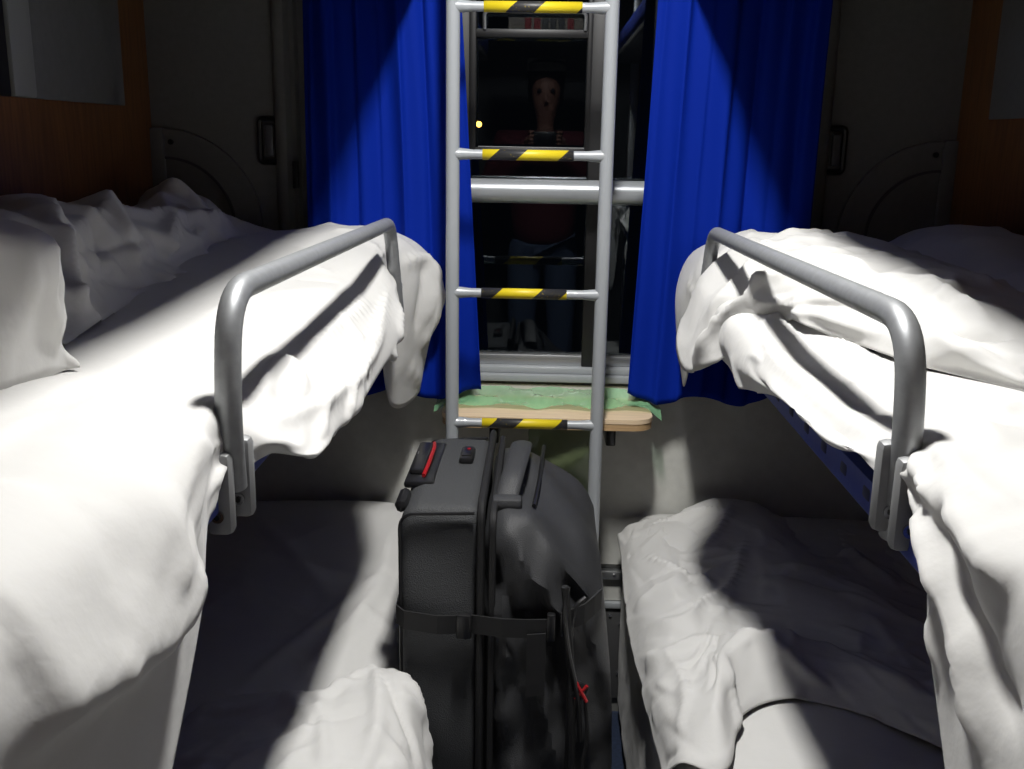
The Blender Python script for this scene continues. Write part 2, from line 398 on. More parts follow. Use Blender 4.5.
# rounded shroud beside each curtain and the window lining
def shroud(name, x, s):
    bm = B(); prof = []
    for k in range(9):
        a = k/8*PI/2; prof.append((x+s*(-.014+.018*math.cos(PI/2-a)*0+.018*(1-math.cos(a))), YB-.004-.030*math.sin(a)))
    pts = [(x, YB+.0), (x+s*.002, YB-.014), (x+s*.008, YB-.024), (x+s*.018, YB-.028), (x+s*.030, YB-.026), (x+s*.036, YB-.016), (x+s*.040, YB-.012), (x+s*.050, YB-.013), (x+s*.056, YB-.004), (x+s*.056, YB)]
    v = [[bm.verts.new((px, py, z)) for px, py in pts] for z in (.9, 2.4)]
    for i in range(len(pts)-1): bm.faces.new((v[0][i], v[0][i+1], v[1][i+1], v[1][i]))
    bm.faces.new(v[0]); bm.faces.new(v[1][::-1]); bmesh.ops.recalc_face_normals(bm, faces=bm.faces)
    return struct(obj(name, bm, M['wall'], None, True))
shroud('trim_1', -.605, 1); shroud('trim_2', .628, -1)
bx('latch_block', (-.557, YB-.022, 1.335), (.012, .02, .06), M['black'], None, .002)
bpy.data.objects['latch_block']['label'] = 'small black catch low on the grey trim left of the blue curtain'; bpy.data.objects['latch_block']['category'] = 'catch'

# quarter-round covers low on the back wall
def quarter(name, xc, s, label):
    t = thing(name, (xc, YB-.002, 1.05), label, 'wall cover', 'quarter-round covers at the berth heads')
    ro, ri, z0 = .215, .155, 1.215
    def ring(r0, r1, d, nm, m):
        bm = B(); a_ = []
        for k in range(25):
            a = k/24*PI/2; row = []
            for (r, y) in ((r0, 0), (r0, -d), (r1, -d), (r1, 0)):
                row.append(bm.verts.new((xc+s*(.03+r*math.sin(a)), YB+y, z0+r*math.cos(a))))
            a_.append(row)
        for p, q in zip(a_, a_[1:]):
            for j in range(4): bm.faces.new((p[j], p[(j+1) % 4], q[(j+1) % 4], q[j]))
        bm.faces.new(a_[0]); bm.faces.new(a_[-1][::-1]); bmesh.ops.recalc_face_normals(bm, faces=bm.faces)
        o = obj(nm, bm, m, t, True)
    ring(ro, ro-.012, .014, 'outer_ridge', M['wall']); ring(ro-.012, ri, .007, 'cover_plate', M['wall']); ring(ri, ri-.006, .011, 'inner_ridge', M['darkgrey'])
    bx('side_strip', (xc+s*.012, YB-.007, 1.32), (.034, .014, .225), M['wall'], t, .003)
    bm = B(); cyl(bm, (xc+s*.045, YB-.009, 1.402), .006, .006, 'Y'); obj('screw', bm, M['black'], t)
quarter('wall_cover', XL+.0, 1, 'quarter-round grey cover on the dark back wall at the left berth head')
quarter('wall_cover', XR-.0, -1, 'quarter-round grey cover on the dark back wall at the right berth head')
def hook(x, z, label):
    t = thing('coat_hook', (x, YB-.004, z), label, 'hook', 'coat hooks beside the curtains')
    bm = B(); h, w_ = .094, .040
    tube(bm, rounded([(x-w_/2, YB-.010, z), (x-w_/2, YB-.010, z+h/2), (x+w_/2, YB-.010, z+h/2), (x+w_/2, YB-.010, z-h/2), (x-w_/2, YB-.010, z-h/2), (x-w_/2, YB-.010, z)], .01), .0065, 8)
    obj('surround', bm, M['blackp'], t, True)
    bx('pad', (x+.002, YB-.010, z), (.019, .016, .070), M['hook'], t, .004)
hook(-.619, 1.408, 'small black framed coat hook on the grey wall left of the curtains')
hook(.640, 1.408, 'small black framed coat hook on the grey wall right of the curtains')

# ------------------------------------------------------------------ window
win = bpy.data.objects.new('window_1', None); win.location = (.03, YB, WZ0); COL.objects.link(win); win['kind'] = 'structure'
YG = YB+.045
def wpart(name, x0, x1, z0, z1, y0, y1, m, bev=.003): return bx(name, ((x0+x1)/2, (y0+y1)/2, (z0+z1)/2), (x1-x0, y1-y0, z1-z0), M[m], win, bev)
wpart('window_sill', WX0, WX1, .868, .885, YB-.02, YG+.02, 'paint'); wpart('window_sill', WX0, WX1, .885, .900, YB-.004, YG+.02, 'paint')
wpart('lower_rail', WX0, WX1, .900, .925, YB+.022, YG+.01, 'alu')
wpart('jamb', WX0, WX0+.045, .9, WZ1, YB+.006, YG+.02, 'black'); wpart('jamb', .238, WX1, .9, WZ1, YB+.006, YG+.02, 'black')
wpart('mullion', .098, .152, .9, WZ1, YB+.012, YG+.01, 'black')
wpart('head_rail', WX0, WX1, 1.86, WZ1, YB+.006, YG+.02, 'black')
wpart('pane', WX0+.04, .100, .92, 1.39, YG-.003, YG+.001, 'glass', 0)
wpart('pane', WX0+.04, .100, 1.41, 1.87, YG-.014, YG-.010, 'glass', 0)
wpart('pane', .150, .240, .92, 1.87, YG-.003, YG+.001, 'glass', 0)
# tilting upper sash: black frame, bright lip, bail handle
wpart('sash_rail', -.170, .100, 1.385, 1.402, YB+.014, YG+.004, 'black'); wpart('sash_lip', -.150, .088, 1.4025, 1.4045, YB+.013, YB+.02, 'alu', 0)
wpart('sash_rail', -.170, .100, 1.638, 1.656, YB+.014, YG-.0, 'black')
tb('sash_handle', rounded([(-.138, YB+.012, 1.655), (-.138, YB-.006, 1.690), (.083, YB-.006, 1.690), (.083, YB+.012, 1.655)], .012), .004, M['alu'], win, 8)
wpart('sash_stile', -.171, -.156, 1.39, 1.87, YB+.012, YG, 'black'); wpart('sash_stile', .088, .1, 1.39, 1.87, YB+.012, YG, 'black')
# grab bar
t = thing('window_bar', (.03, YB-.03, 1.29), 'pale metal grab bar crossing the dark window behind the ladder', 'bar')
tb('tube', [(-.33, YB-.045, 1.309), (.36, YB-.045, 1.309)], .0265, M['bar'], t, 28)
for x in (-.31, .34): bx('wall_bracket', (x, YB-.02, 1.309), (.035, .04, .05), M['alu'], t, .004)
# station lamp outside in the night
t = thing('street_lamp', (-1.4, 16, 0), 'small orange lamp glowing in the night outside the window', 'lamp')
tb('pole', [(-1.35, 16, 0), (-1.35, 16, 1.75)], .03, M['darkgrey'], t)
bm = B(); bmesh.ops.create_uvsphere(bm, u_segments=16, v_segments=10, radius=.045); bmesh.ops.translate(bm, vec=(-1.03, 16, 1.64), verts=bm.verts)
obj('lamp_head', bm, M['orange'], t, True)
tb('arm', [(-1.35, 16, 1.72), (-1.03, 16, 1.70)], .015, M['darkgrey'], t)

# ------------------------------------------------------------------ curtains
def curtain(x0t, x1t, x0b, x1b, seed, label, pl):
    rs = np.random.RandomState(seed); nu, nv = 130, 90
    u = np.linspace(0, 1, nu); v = np.linspace(0, 1, nv); U, V = np.meshgrid(u, v)
    z = 2.08+(.858-2.08)*V
    X = (x0t+(x1t-x0t)*U)*(1-V)+(x0b+(x1b-x0b)*U)*V
    ph = np.zeros_like(U); yd = np.zeros_like(U)
    for a, f, p, dr in pl: yd += a*np.sin(2*PI*f*(U+dr*V*.1+.02*np.sin(5*V+p))+p)*(1-.35*V)
    Y = YB-.115+yd+.004*np.sin(9*V+4*U); X = X+.004*np.sin(2*PI*U*7+V*2)
    z = z+(.012*np.sin(2*PI*U*2.1+seed))*V**6
    P = np.stack([X, Y, z], -1)
    o = grid_obj('curtain', P, M['curtain'], None, .0012); tag(o, label, 'curtain', 'blue window curtains')
    return o
curtain(-.512, -.205, -.522, -.135, 1, 'blue curtain hanging at the left side of the window', ((.008, 4.3, 0, .3), (.005, 9, 1.3, .5), (.010, 2.1, 2, .2)))
curtain(.236, .582, .196, .560, 2, 'blue curtain hanging at the right side of the window', ((.008, 3.6, 1.1, -.3), (.005, 8, .3, .4), (.010, 1.8, 0, 0)))
tag(tb('curtain_rod', [(-.58, YB-.115, 2.10), (.63, YB-.115, 2.10)], .008, M['alu'], None), 'thin metal curtain rod above the window', 'rod')

# ------------------------------------------------------------------ wall below the window
low = B()
# pale lining with two soft vertical swells and an aluminium ledge below
nx = 90; zz = (.41, .86)
def swell(x): return -.010-.022*math.exp(-((x-.335)/.055)**2)-.022*math.exp(-((x+.30)/.05)**2)
xs = [XL+.01+(XR-XL-.02)*k/(nx-1) for k in range(nx)]
vv = [[low.verts.new((x, YB+swell(x), z)) for x in xs] for z in zz]
bk = [[low.verts.new((x, YB, z)) for x in xs] for z in zz]
for i in range(nx-1):
    low.faces.new((vv[0][i], vv[0][i+1], vv[1][i+1], vv[1][i])); low.faces.new((vv[1][i], vv[1][i+1], bk[1][i+1], bk[1][i])); low.faces.new((bk[0][i], bk[0][i+1], vv[0][i+1], vv[0][i]))
bmesh.ops.recalc_face_normals(low, faces=low.faces)
struct(obj('trim_6', low, M['wall_low'], None, True))
lg = struct(bx('trim_7', (0, YB-.012, .385), (XR-XL, .024, .022), M['alu'], None, .003)); 
struct(bx('trim_8', (0, YB-.010, .303), (XR-XL, .02, .016), M['paint'], None, .003))
bx('lining_panel', (0, YB-.004, .343), (XR-XL-.02, .008, .06), M['wall_low'], lg)
kp = struct(bx('trim_9', (0, YB-.006, .17), (XR-XL-.02, .012, .25), M['darkgrey'], None, .002))
for x in (.19, .215):
    for z in (.275, .25, .13, .115):
        if (x < .2) == (z in (.25, .115)): continue
        bm = B(); cyl(bm, (x+.0, YB-.014, z), .004, .004, 'Y', 12); obj('screw', bm, M['screw'], kp)
for x in (-.1, .195):
    bm = B(); cyl(bm, (x, YB-.026, .388), .0035, .004, 'Y', 10); obj('screw', bm, M['screw'], lg)

# ------------------------------------------------------------------ folding table
t = thing('folding_table', (.03, YB, .80), 'small light wood folding table with rounded corners under the window', 'table')
def round_slab(bm, x0, x1, y0, y1, z0, z1, r):
    o = []
    for cx, cy, a0 in ((x1-r, y0+r, -90), (x1-.01, y1-.01, 0), (x0+.01, y1-.01, 90), (x0+r, y0+r, 180)):
        rr = r if cy < (y0+y1)/2 else .01
        for k in range(9): a = R(a0+k*11.25); o.append((cx+rr*math.cos(a), cy+rr*math.sin(a)))
    v = [[bm.verts.new((x, y, z)) for x, y in o] for z in (z0, z1)]
    bm.faces.new(v[0][::-1]); bm.faces.new(v[1])
    for i in range(len(o)): bm.faces.new((v[0][i], v[0][(i+1) % len(o)], v[1][(i+1) % len(o)], v[1][i]))
bm = B(); round_slab(bm, -.215, .252, 2.098, YB-.012, .822, .832, .045); obj('tabletop', bm, M['table_wood'], t, True)
bm = B(); round_slab(bm, -.214, .251, 2.099, YB-.014, .8065, .8219, .045); obj('edge_band', bm, M['ply'], t, True)
bx('bracket', (.165, 2.23, .775), (.022, .11, .055), M['blackp'], t, .004); bx('bracket', (-.1, 2.23, .775), (.022, .11, .055), M['blackp'], t, .004)
rows = []
for k, y in enumerate((2.165, 2.195, 2.225, 2.26)):
    rows.append([(x, y+.006*math.sin(x*40+k), .836+.006*k+.009*abs(math.sin(x*23+k*1.3))-(.02 if abs(x-.02) > .235 else 0)) for x in np.linspace(-.235, .275, 14)])
cloth('plastic_film', rows, 'crumpled translucent green plastic film lying on the small table', 'plastic film', res=.006, eu=.10, ev=.06, seed=5, lo=-.002, hi=.014, freq=(7, 16), amp=.005, m='film', thick=0, sm=0)
rows = [[(x, 2.150+.02*math.sin(k*1.3+x*30), z) for x in np.linspace(-.02, .125, 7)] for k, z in enumerate((.805, .76, .70, .64, .58, .55))]
cloth('plastic_bag', rows, 'thin olive see-through plastic bag hanging under the table', 'bag', res=.007, eu=.08, ev=.10, seed=8, lo=-.02, hi=.02, freq=12, amp=.005, m='film2', ref=(0, -1, 0), thick=0, sm=0)

# ------------------------------------------------------------------ ladder
YLD = 2.05
t = thing('ladder', (-.03, YLD, 0), 'grey tube ladder with black and yellow taped rungs in front of the window', 'ladder')
xa, xb = -.184, .124
for x in (xa, xb): tb('stile', [(x, YLD, .02), (x, YLD, 2.1)], .0138, M['paint'], t, 20)
for x in (xa, xb): bx('foot', (x, YLD, .012), (.035, .035, .024), M['black'], t, .004)
tapes = [(.27, None), (.55, None)]
for k, z in enumerate((1.669, 1.390, 1.111, .832, .553, .274)):
    r = tb('rung', [(xa, YLD, z), (xa+.02, YLD, z), (xa+.04, YLD, z), (xb-.04, YLD, z), (xb-.02, YLD, z), (xb, YLD, z)], [.0135, .0115, .0095, .0095, .0115, .0135], M['paint'], t, 16)
    xs_ = [(-.124, .066), (-.124, .058), (-.124, .052), (-.120, .062), (-.126, .062), (-.126, .062)][k]
    # the sleeve has its own origin so that the stripes start where the tape starts
    me_b = B(); tube(me_b, [(xs_[0], 0, 0), (xs_[1], 0, 0)], .0107, 18); bmesh.ops.recalc_face_normals(me_b, faces=me_b.faces)
    me = bpy.data.meshes.new('tape'); me_b.to_mesh(me); me_b.free()
    me.materials.append(tape_mat([.112, .333, .667, .319, .2, .6][k]))
    for p in me.polygons: p.use_smooth = len(p.vertices) == 4
    o = bpy.data.objects.new('tape', me); COL.objects.link(o); o.parent = r; o.location = (0, YLD, z)
    o['label'] = 'black and yellow hazard tape'
for o in [c for c in t.children if c.name.startswith('rung')]:
    for c in o.children:
        pass

# ------------------------------------------------------------------ berths
def berth(name, side, xin, ztop, zbot, y0, y1, label, rail=None, blue=False, cat='berth', legs=False):
    xw = (XL+.004) if side < 0 else (XR-.004); xc = (xw+xin)/2; wd = abs(xw-xin)
    t = thing(name, (xc, (y0+y1)/2, zbot), label, cat, 'bunk berths of the compartment')
    ins = .036 if blue else .012
    bm = B(); box(bm, (xc+side*ins/2, (y0+y1)/2, (ztop+zbot)/2+.006), (wd-ins, y1-y0, ztop-zbot-.024), .024, seg=3); obj('mattress', bm, M['blue'], t, True)
    bx('base_board', (xc, (y0+y1)/2, zbot+.008), (wd-(.0 if blue else .03), y1-y0-.02, .034 if blue else .02), M['blue'] if blue else M['darkgrey'], t, .003)
    if blue:
        xe = xin+side*.002
        for k in range(26):
            y = y0+.12+k*(y1-y0-.2)/25
            bx('slot', (xe-side*.0, y, zbot+.010), (.006, .024, .015), M['bluedark'], t, .004)
    if legs:
        for y in (y0+.1, y1-.1): bx('leg', (xc, y, zbot/2), (wd-.06, .04, zbot), M['darkgrey'], t)
    return t
def railing(t, x, s, yn, yf, plates):
    # tube of the fall guard
    path = rounded([(x+s*.002, yn+.006, 1.09), (x, yn-.008, 1.17), (x, yn+.012, 1.278), (x, yf-.02, 1.262), (x-s*.008, yf+.03, 1.07)], [.05, .055, .04], 9)
    g = tb('guard_rail', path, .0125, M['rail'], t, 22)
    for (px_, py_, pz_) in plates:
        p = bx('bracket_plate', (px_, py_, pz_), (.026, .020, .082), M['plate'], g, .007)
        bm = B(); cyl(bm, (px_, py_-.0112, pz_-.020), .0062, .003, 'Y', 18); obj('bolt', bm, M['screw'], g, True)
        bm = B(); cyl(bm, (px_, py_-.0135, pz_-.020), .0030, .002, 'Y', 6); obj('bolt_socket', bm, M['black'], g, True)
    bx('bracket_plate', (x-s*.006, yf+.03, 1.10), (.018, .03, .09), M['rail'], g, .006)
    return g
bl = berth('middle_berth', -1, -.298, 1.158, 1.082, .12, 2.17, 'left middle berth with grey guard rail and white sheets', blue=True)
railing(bl, -.290, -1, .900, 1.92, ((-.299, .885, 1.091), (-.289, .918, 1.097)))
br = berth('middle_berth', 1, .312, 1.158, 1.090, .12, 2.17, 'right middle berth with grey guard rail over the lower bed', blue=True)
railing(br, .310, 1, .820, 1.855, ((.303, .826, 1.136), (.311, .800, 1.129)))
berth('lower_berth', -1, -.245, .500, .30, .12, 2.27, 'left lower berth beside the charcoal suitcase', legs=True)
berth('lower_berth', 1, .232, .510, .30, .12, 2.27, 'right lower berth beside the aisle floor', legs=True)
for sd, xi in ((-1, -.240), (1, .268)):
    berth('upper_berth', sd, xi, 1.85, 1.75, .12, 2.27, 'left top berth just above the picture' if sd < 0 else 'right top berth just above the picture')
# ceiling lamp
t = thing('ceiling_lamp', (LX, LY, ZC), 'flat white lamp on the compartment ceiling', 'lamp')
bx('housing', (LX, LY, ZC-.012), (.17, .40, .024), M['ceil'], t, .006); bx('diffuser', (LX, LY, ZC-.027), (.11, .31, .006), M['lamp'], t, .002)

# ------------------------------------------------------------------ bedding
S = 'white cotton sheet '
def row(y, *pts): return [(p[0], (p[2] if len(p) > 2 else y), p[1]) for p in pts]
top = lambda y: 1.170+.045*max(0, min(1, (y-1.3)/.8))
L = []
for y, h in ((.13, .78), (.40, .78), (.55, .80)):
    L.append(row(y, (-.875, 1.172), (-.70, 1.175), (-.55, 1.182), (-.42, 1.186), (-.345, 1.184), (-.297, 1.155), (-.285, 1.05), (-.283, .93), (-.285, h)))
L.append(row(.68, (-.875, 1.172), (-.70, 1.175), (-.55, 1.180), (-.42, 1.184), (-.345, 1.183), (-.296, 1.155), (-.284, 1.08), (-.282, 1.0), (-.284, .925)))
L.append(row(.78, (-.875, 1.172), (-.70, 1.175), (-.55, 1.180), (-.42, 1.182), (-.345, 1.182), (-.298, 1.160), (-.287, 1.11), (-.285, 1.065), (-.287, 1.02)))
L.append(row(.865, (-.875, 1.172), (-.70, 1.175), (-.55, 1.178), (-.42, 1.180), (-.350, 1.178), (-.308, 1.166), (-.300, 1.14), (-.298, 1.115), (-.299, 1.095)))
L.append(row(.935, (-.875, 1.172), (-.70, 1.175), (-.55, 1.178), (-.42, 1.178), (-.345, 1.172), (-.312, 1.158), (-.290, 1.14), (-.283, 1.12), (-.281, 1.105)))
for y, h in ((1.02, 1.097), (1.18, 1.062), (1.34, 1.047), (1.52, 1.046), (1.70, 1.062)):
    z = top(y); L.append(row(y, (-.875, z), (-.70, z+.003), (-.55, z+.004), (-.42, z-.002), (-.345, z-.014), (-.300, z-.040), (-.262, z-.075), (-.250, (z-.075+h)/2-.01), (-.272, h)))
L.append(row(1.86, (-.875, 1.20), (-.70, 1.205), (-.55, 1.21), (-.42, 1.212), (-.35, 1.205), (-.306, 1.185), (-.28, 1.155), (-.272, 1.13), (-.282, 1.11)))
L.append(row(1.975, (-.875, 1.21), (-.70, 1.215), (-.55, 1.22), (-.43, 1.226), (-.37, 1.222), (-.335, 1.208), (-.322, 1.185), (-.318, 1.16), (-.322, 1.13)))
L.append(row(2.07, (-.875, 1.21), (-.70, 1.215), (-.55, 1.222), (-.42, 1.233), (-.34, 1.226), (-.285, 1.195), (-.262, 1.10), (-.285, .98), (-.318, .86)))
L.append(row(2.16, (-.875, 1.21), (-.70, 1.215), (-.55, 1.220), (-.42, 1.232), (-.33, 1.222), (-.262, 1.188), (-.215, 1.10), (-.248, .98), (-.27, .87)))
L.append(row(2.205, (-.875, 1.20), (-.70, 1.205), (-.55, 1.210), (-.42, 1.222), (-.33, 1.212), (-.265, 1.175), (-.228, 1.10), (-.245, 1.00), (-.262, .92)))
def lo_mid(P): return np.where(np.abs(P[..., 0]) > .33, -.002, -.012)
def hi_mid(P):
    near = (P[..., 1] < 1.0)
    return np.where(np.abs(P[..., 0]) > .36, .012, .022)
cloth('bed_sheet', L, 'brightly lit white sheet spread over the left middle berth and hanging down its side', 'sheet',
      folds=(([(190, 545), (165, 610), (135, 655), (100, 676), (60, 700), (0, 745)], .030, .055, 1, .010),
             ([(205, 455), (180, 560), (120, 700), (60, 769)], .006, .012),
             ([(170, 475), (150, 560), (120, 640)], .007, .02),
             ([(190, 430), (175, 520), (180, 600)], .008, .010),
             ([(258, 405), (262, 375), (285, 362), (300, 385), (290, 410)], .020, .014),
             ([(262, 425), (320, 405), (360, 370), (385, 320)], .016, .012, 1, .005),
             ([(345, 425), (350, 385), (372, 335), (387, 290)], .016, .012, 1, .005), ([(300, 350), (330, 330), (370, 300)], .010, .014), ([(320, 440), (325, 400), (345, 370)], .012, .010),
             ([(60, 420), (130, 385), (200, 350)], .003, .012),
             ([(400, 262), (425, 252), (441, 283)], .022, .010, 1, .004), ([(425, 262), (422, 300), (417, 335)], -.016, .012), ([(443, 287), (432, 320), (420, 348)], .020, .010), ([(398, 300), (405, 340), (420, 390)], .014, .012), ([(330, 232), (370, 238), (395, 235)], .008, .014),
             ([(425, 250), (440, 285), (420, 330)], .010, .010),),
      cr=(dict(count=40, ln=(.14, .40), amp=(.004, .012), ang=PI/2, spread=.35, mask=lambda p: p[1] < .8), dict(count=120, ln=(.06, .28), amp=(.004, .012), mask=lambda p: p[1] > .8 and abs(p[0]) < .5)),
      res=.0075, eu=lambda P: np.where(P[..., 1] < .9, .008, .02), ev=.004, seed=11, iters=60, lo=-.03, hi=.03, anchor=.03, freq=(4, 1.2), amp=.002)
# crumpled top sheet along the left wall
Bz = []
for y, xf, zs in ((.98, -.55, 1.26), (1.12, -.558, 1.288), (1.32, -.585, 1.312), (1.5, -.60, 1.300), (1.68, -.61, 1.288), (1.86, -.60, 1.275), (2.0, -.58, 1.272), (2.10, -.52, 1.285), (2.20, -.50, 1.245)):
    Bz.append(row(y, (-.872, zs-.05), (-.82, zs-.012), (-.76, zs), (-.70, zs-.012), (-.655, (zs+1.18)/2+.018), (xf-.03, 1.205), (xf, 1.178 if y < 1.9 else 1.212)))
cloth('top_sheet', Bz, 'crumpled shaded top sheet pushed against the wood wall on the left middle berth', 'sheet',
      folds=(([(60, 235), (110, 215), (150, 222), (190, 215)], .022, .018), ([(55, 250), (100, 248), (155, 238)], -.016, .012),
             ([(160, 262), (175, 215), (205, 225), (235, 218)], .024, .012), ([(45, 200), (55, 260), (75, 320)], .03, .02, 1, .01),
             ([(180, 290), (240, 270), (300, 258), (350, 250)], .018, .012), ([(90, 275), (130, 285), (165, 292)], -.014, .01),
             ([(150, 205), (185, 184), (225, 195)], .012, .02),),
      res=.0075, eu=.05, ev=.05, seed=21, iters=70, lo=-.014, hi=.040, anchor=.015, freq=4, amp=.005, cr=(dict(count=90, ln=(.10, .35), amp=(.008, .024)), dict(count=60, ln=(.04, .12), amp=(.002, .006))))
# standing fold of bedding at the very left
Cz = []
for y, xf, zs in ((.42, -.60, 1.30), (.60, -.575, 1.335), (.78, -.545, 1.355), (.92, -.520, 1.36), (.985, -.508, 1.350), (1.005, -.506, 1.31), (1.015, -.506, 1.24)):
    Cz.append(row(y, (-.872, zs-.10), (-.80, zs-.03), (-.70, zs-.01), (-.60, zs), (xf-.012, zs-.03), (xf+.004, zs-.10 if zs > 1.3 else 1.18), (xf+.006, 1.178)))
cloth('blanket', Cz, 'tall standing fold of grey-white bedding at the left edge of the picture', 'blanket',
      folds=(([(35, 205), (25, 250), (30, 300), (48, 340)], .018, .010), ([(15, 230), (5, 300)], .015, .015)),
      res=.009, eu=.04, ev=.04, seed=31, iters=60, lo=-.016, hi=.03, anchor=.02, freq=5, amp=.004, cr=(dict(count=60, ln=(.08, .22), amp=(.008, .022), ang=PI/2, spread=.5), dict(count=30, ln=(.05, .2), amp=(.004, .012))))
Dz = [row(y, (-.62, 1.20), (-.52, 1.212), (-.44, 1.214), (xf, 1.205), (xf+.004, 1.190)) for y, xf in ((.36, -.37), (.46, -.385), (.56, -.41), (.66, -.425), (.735, -.435))]
cloth('folded_linen', Dz, 'flat corner of folded white linen at the left picture edge, on the lit sheet', 'linen', res=.012, eu=.01, ev=.01, seed=3, iters=20, lo=-.002, hi=.004)

# right middle berth
Rr = []
for y, h in ((.13, .78), (.40, .80)):
    Rr.append(row(y, (.895, 1.172), (.72, 1.176), (.57, 1.180), (.44, 1.184), (.365, 1.182), (.312, 1.160), (.300, 1.05), (.296, .93), (.298, h)))
Rr.append(row(.52, (.895, 1.172), (.72, 1.176), (.57, 1.180), (.44, 1.184), (.365, 1.183), (.312, 1.162), (.300, 1.06), (.296, .95), (.298, .84)))
Rr.append(row(.645, (.895, 1.172), (.72, 1.176), (.57, 1.182), (.44, 1.186), (.365, 1.184), (.313, 1.164), (.302, 1.10), (.300, 1.04), (.300, .98)))
Rr.append(row(.715, (.895, 1.172), (.72, 1.176), (.57, 1.182), (.44, 1.186), (.365, 1.186), (.317, 1.172), (.305, 1.14), (.302, 1.11), (.302, 1.075)))
Rr.append(row(.775, (.895, 1.172), (.72, 1.176), (.57, 1.182), (.44, 1.186), (.370, 1.188), (.334, 1.182), (.322, 1.168), (.318, 1.155), (.317, 1.142)))
Rr.append(row(.84, (.895, 1.172), (.72, 1.176), (.57, 1.180), (.44, 1.184), (.37, 1.184), (.336, 1.176), (.318, 1.164), (.305, 1.152), (.300, 1.140)))
for y, h in ((.93, 1.146), (1.07, 1.130), (1.22, 1.113), (1.42, 1.078), (1.60, 1.08), (1.80, 1.07)):
    z = top(y)+.004; Rr.append(row(y, (.895, z), (.72, z), (.57, z+.002), (.44, z-.002), (.365, z-.012), (.322, z-.020), (.296, z-.038), (.286, (z-.038+h)/2), (.297, h)))
Rr.append(row(1.93, (.895, 1.20), (.72, 1.205), (.57, 1.21), (.46, 1.222), (.38, 1.220), (.33, 1.200), (.305, 1.165), (.295, 1.13), (.31, 1.09)))
Rr.append(row(2.06, (.895, 1.20), (.72, 1.205), (.57, 1.21), (.46, 1.232), (.38, 1.228), (.325, 1.200), (.286, 1.12), (.288, 1.02), (.305, .92)))
Rr.append(row(2.16, (.895, 1.20), (.72, 1.205), (.57, 1.21), (.46, 1.230), (.38, 1.222), (.32, 1.190), (.292, 1.12), (.295, 1.03), (.31, .95)))
cloth('bed_sheet', Rr, 'lit white sheet on the right middle berth, bunched below the rail', 'sheet',
      folds=(([(780, 335), (830, 375), (885, 415)], -.020, .018), ([(760, 345), (800, 380), (850, 425), (890, 440)], .012, .014), ([(800, 320), (850, 350), (890, 380)], .016, .012),
             ([(912, 455), (935, 540), (965, 640), (985, 769)], .016, .009), ([(915, 450), (960, 520), (1023, 590)], .020, .012), ([(915, 455), (925, 560), (940, 680)], .010, .007),
             ([(918, 470), (950, 560), (990, 660), (1020, 740)], -.014, .010), ([(930, 440), (980, 490), (1023, 520)], .008, .012),
             ([(690, 270), (683, 320), (688, 370)], .010, .010),),
      cr=(dict(count=40, ln=(.14, .40), amp=(.004, .012), ang=PI/2, spread=.35, mask=lambda p: p[1] < .8), dict(count=120, ln=(.06, .28), amp=(.004, .012), mask=lambda p: p[1] > .8 and abs(p[0]) < .5)),
      res=.0075, eu=lambda P: np.where(P[..., 1] < .85, .01, .02), ev=.004, seed=17, iters=60, lo=-.03, hi=.03, anchor=.03, freq=(4, 1.2), amp=.002)
Fz = [row(1.02, (.66, 1.185), (.62, 1.195), (.58, 1.205), (.55, 1.205), (.52, 1.200), (.505, 1.19), (.50, 1.176)),
      row(1.10, (.70, 1.19), (.64, 1.215), (.57, 1.235), (.52, 1.232), (.48, 1.222), (.455, 1.208), (.45, 1.176)),
      row(1.30, (.74, 1.19), (.66, 1.235), (.58, 1.252), (.50, 1.250), (.45, 1.242), (.40, 1.222), (.385, 1.176)),
      row(1.47, (.76, 1.20), (.66, 1.245), (.58, 1.262), (.48, 1.262), (.40, 1.240), (.35, 1.210), (.335, 1.165)),
      row(1.60, (.76, 1.20), (.66, 1.245), (.57, 1.262), (.46, 1.262), (.375, 1.226), (.315, 1.170), (.272, 1.060)),
      row(1.70, (.76, 1.20), (.65, 1.245), (.56, 1.262), (.45, 1.262), (.36, 1.226), (.295, 1.160), (.250, 1.040)),
      row(1.80, (.75, 1.20), (.64, 1.245), (.55, 1.258), (.44, 1.258), (.355, 1.228), (.295, 1.180), (.258, 1.090)),
      row(1.92, (.74, 1.20), (.62, 1.245), (.53, 1.255), (.44, 1.250), (.375, 1.236), (.332, 1.210), (.312, 1.160)),
      row(2.03, (.70, 1.20), (.58, 1.235), (.50, 1.255), (.44, 1.246), (.39, 1.236), (.36, 1.220), (.342, 1.190)),
      row(2.14, (.66, 1.20), (.56, 1.215), (.50, 1.225), (.45, 1.225), (.41, 1.222), (.38, 1.214), (.37, 1.200))]
Fz = [[(x, y, z-.016*min(1, max(0, (x-.40)/.10))*(z > 1.21)) for x, y, z in r] for r in Fz]
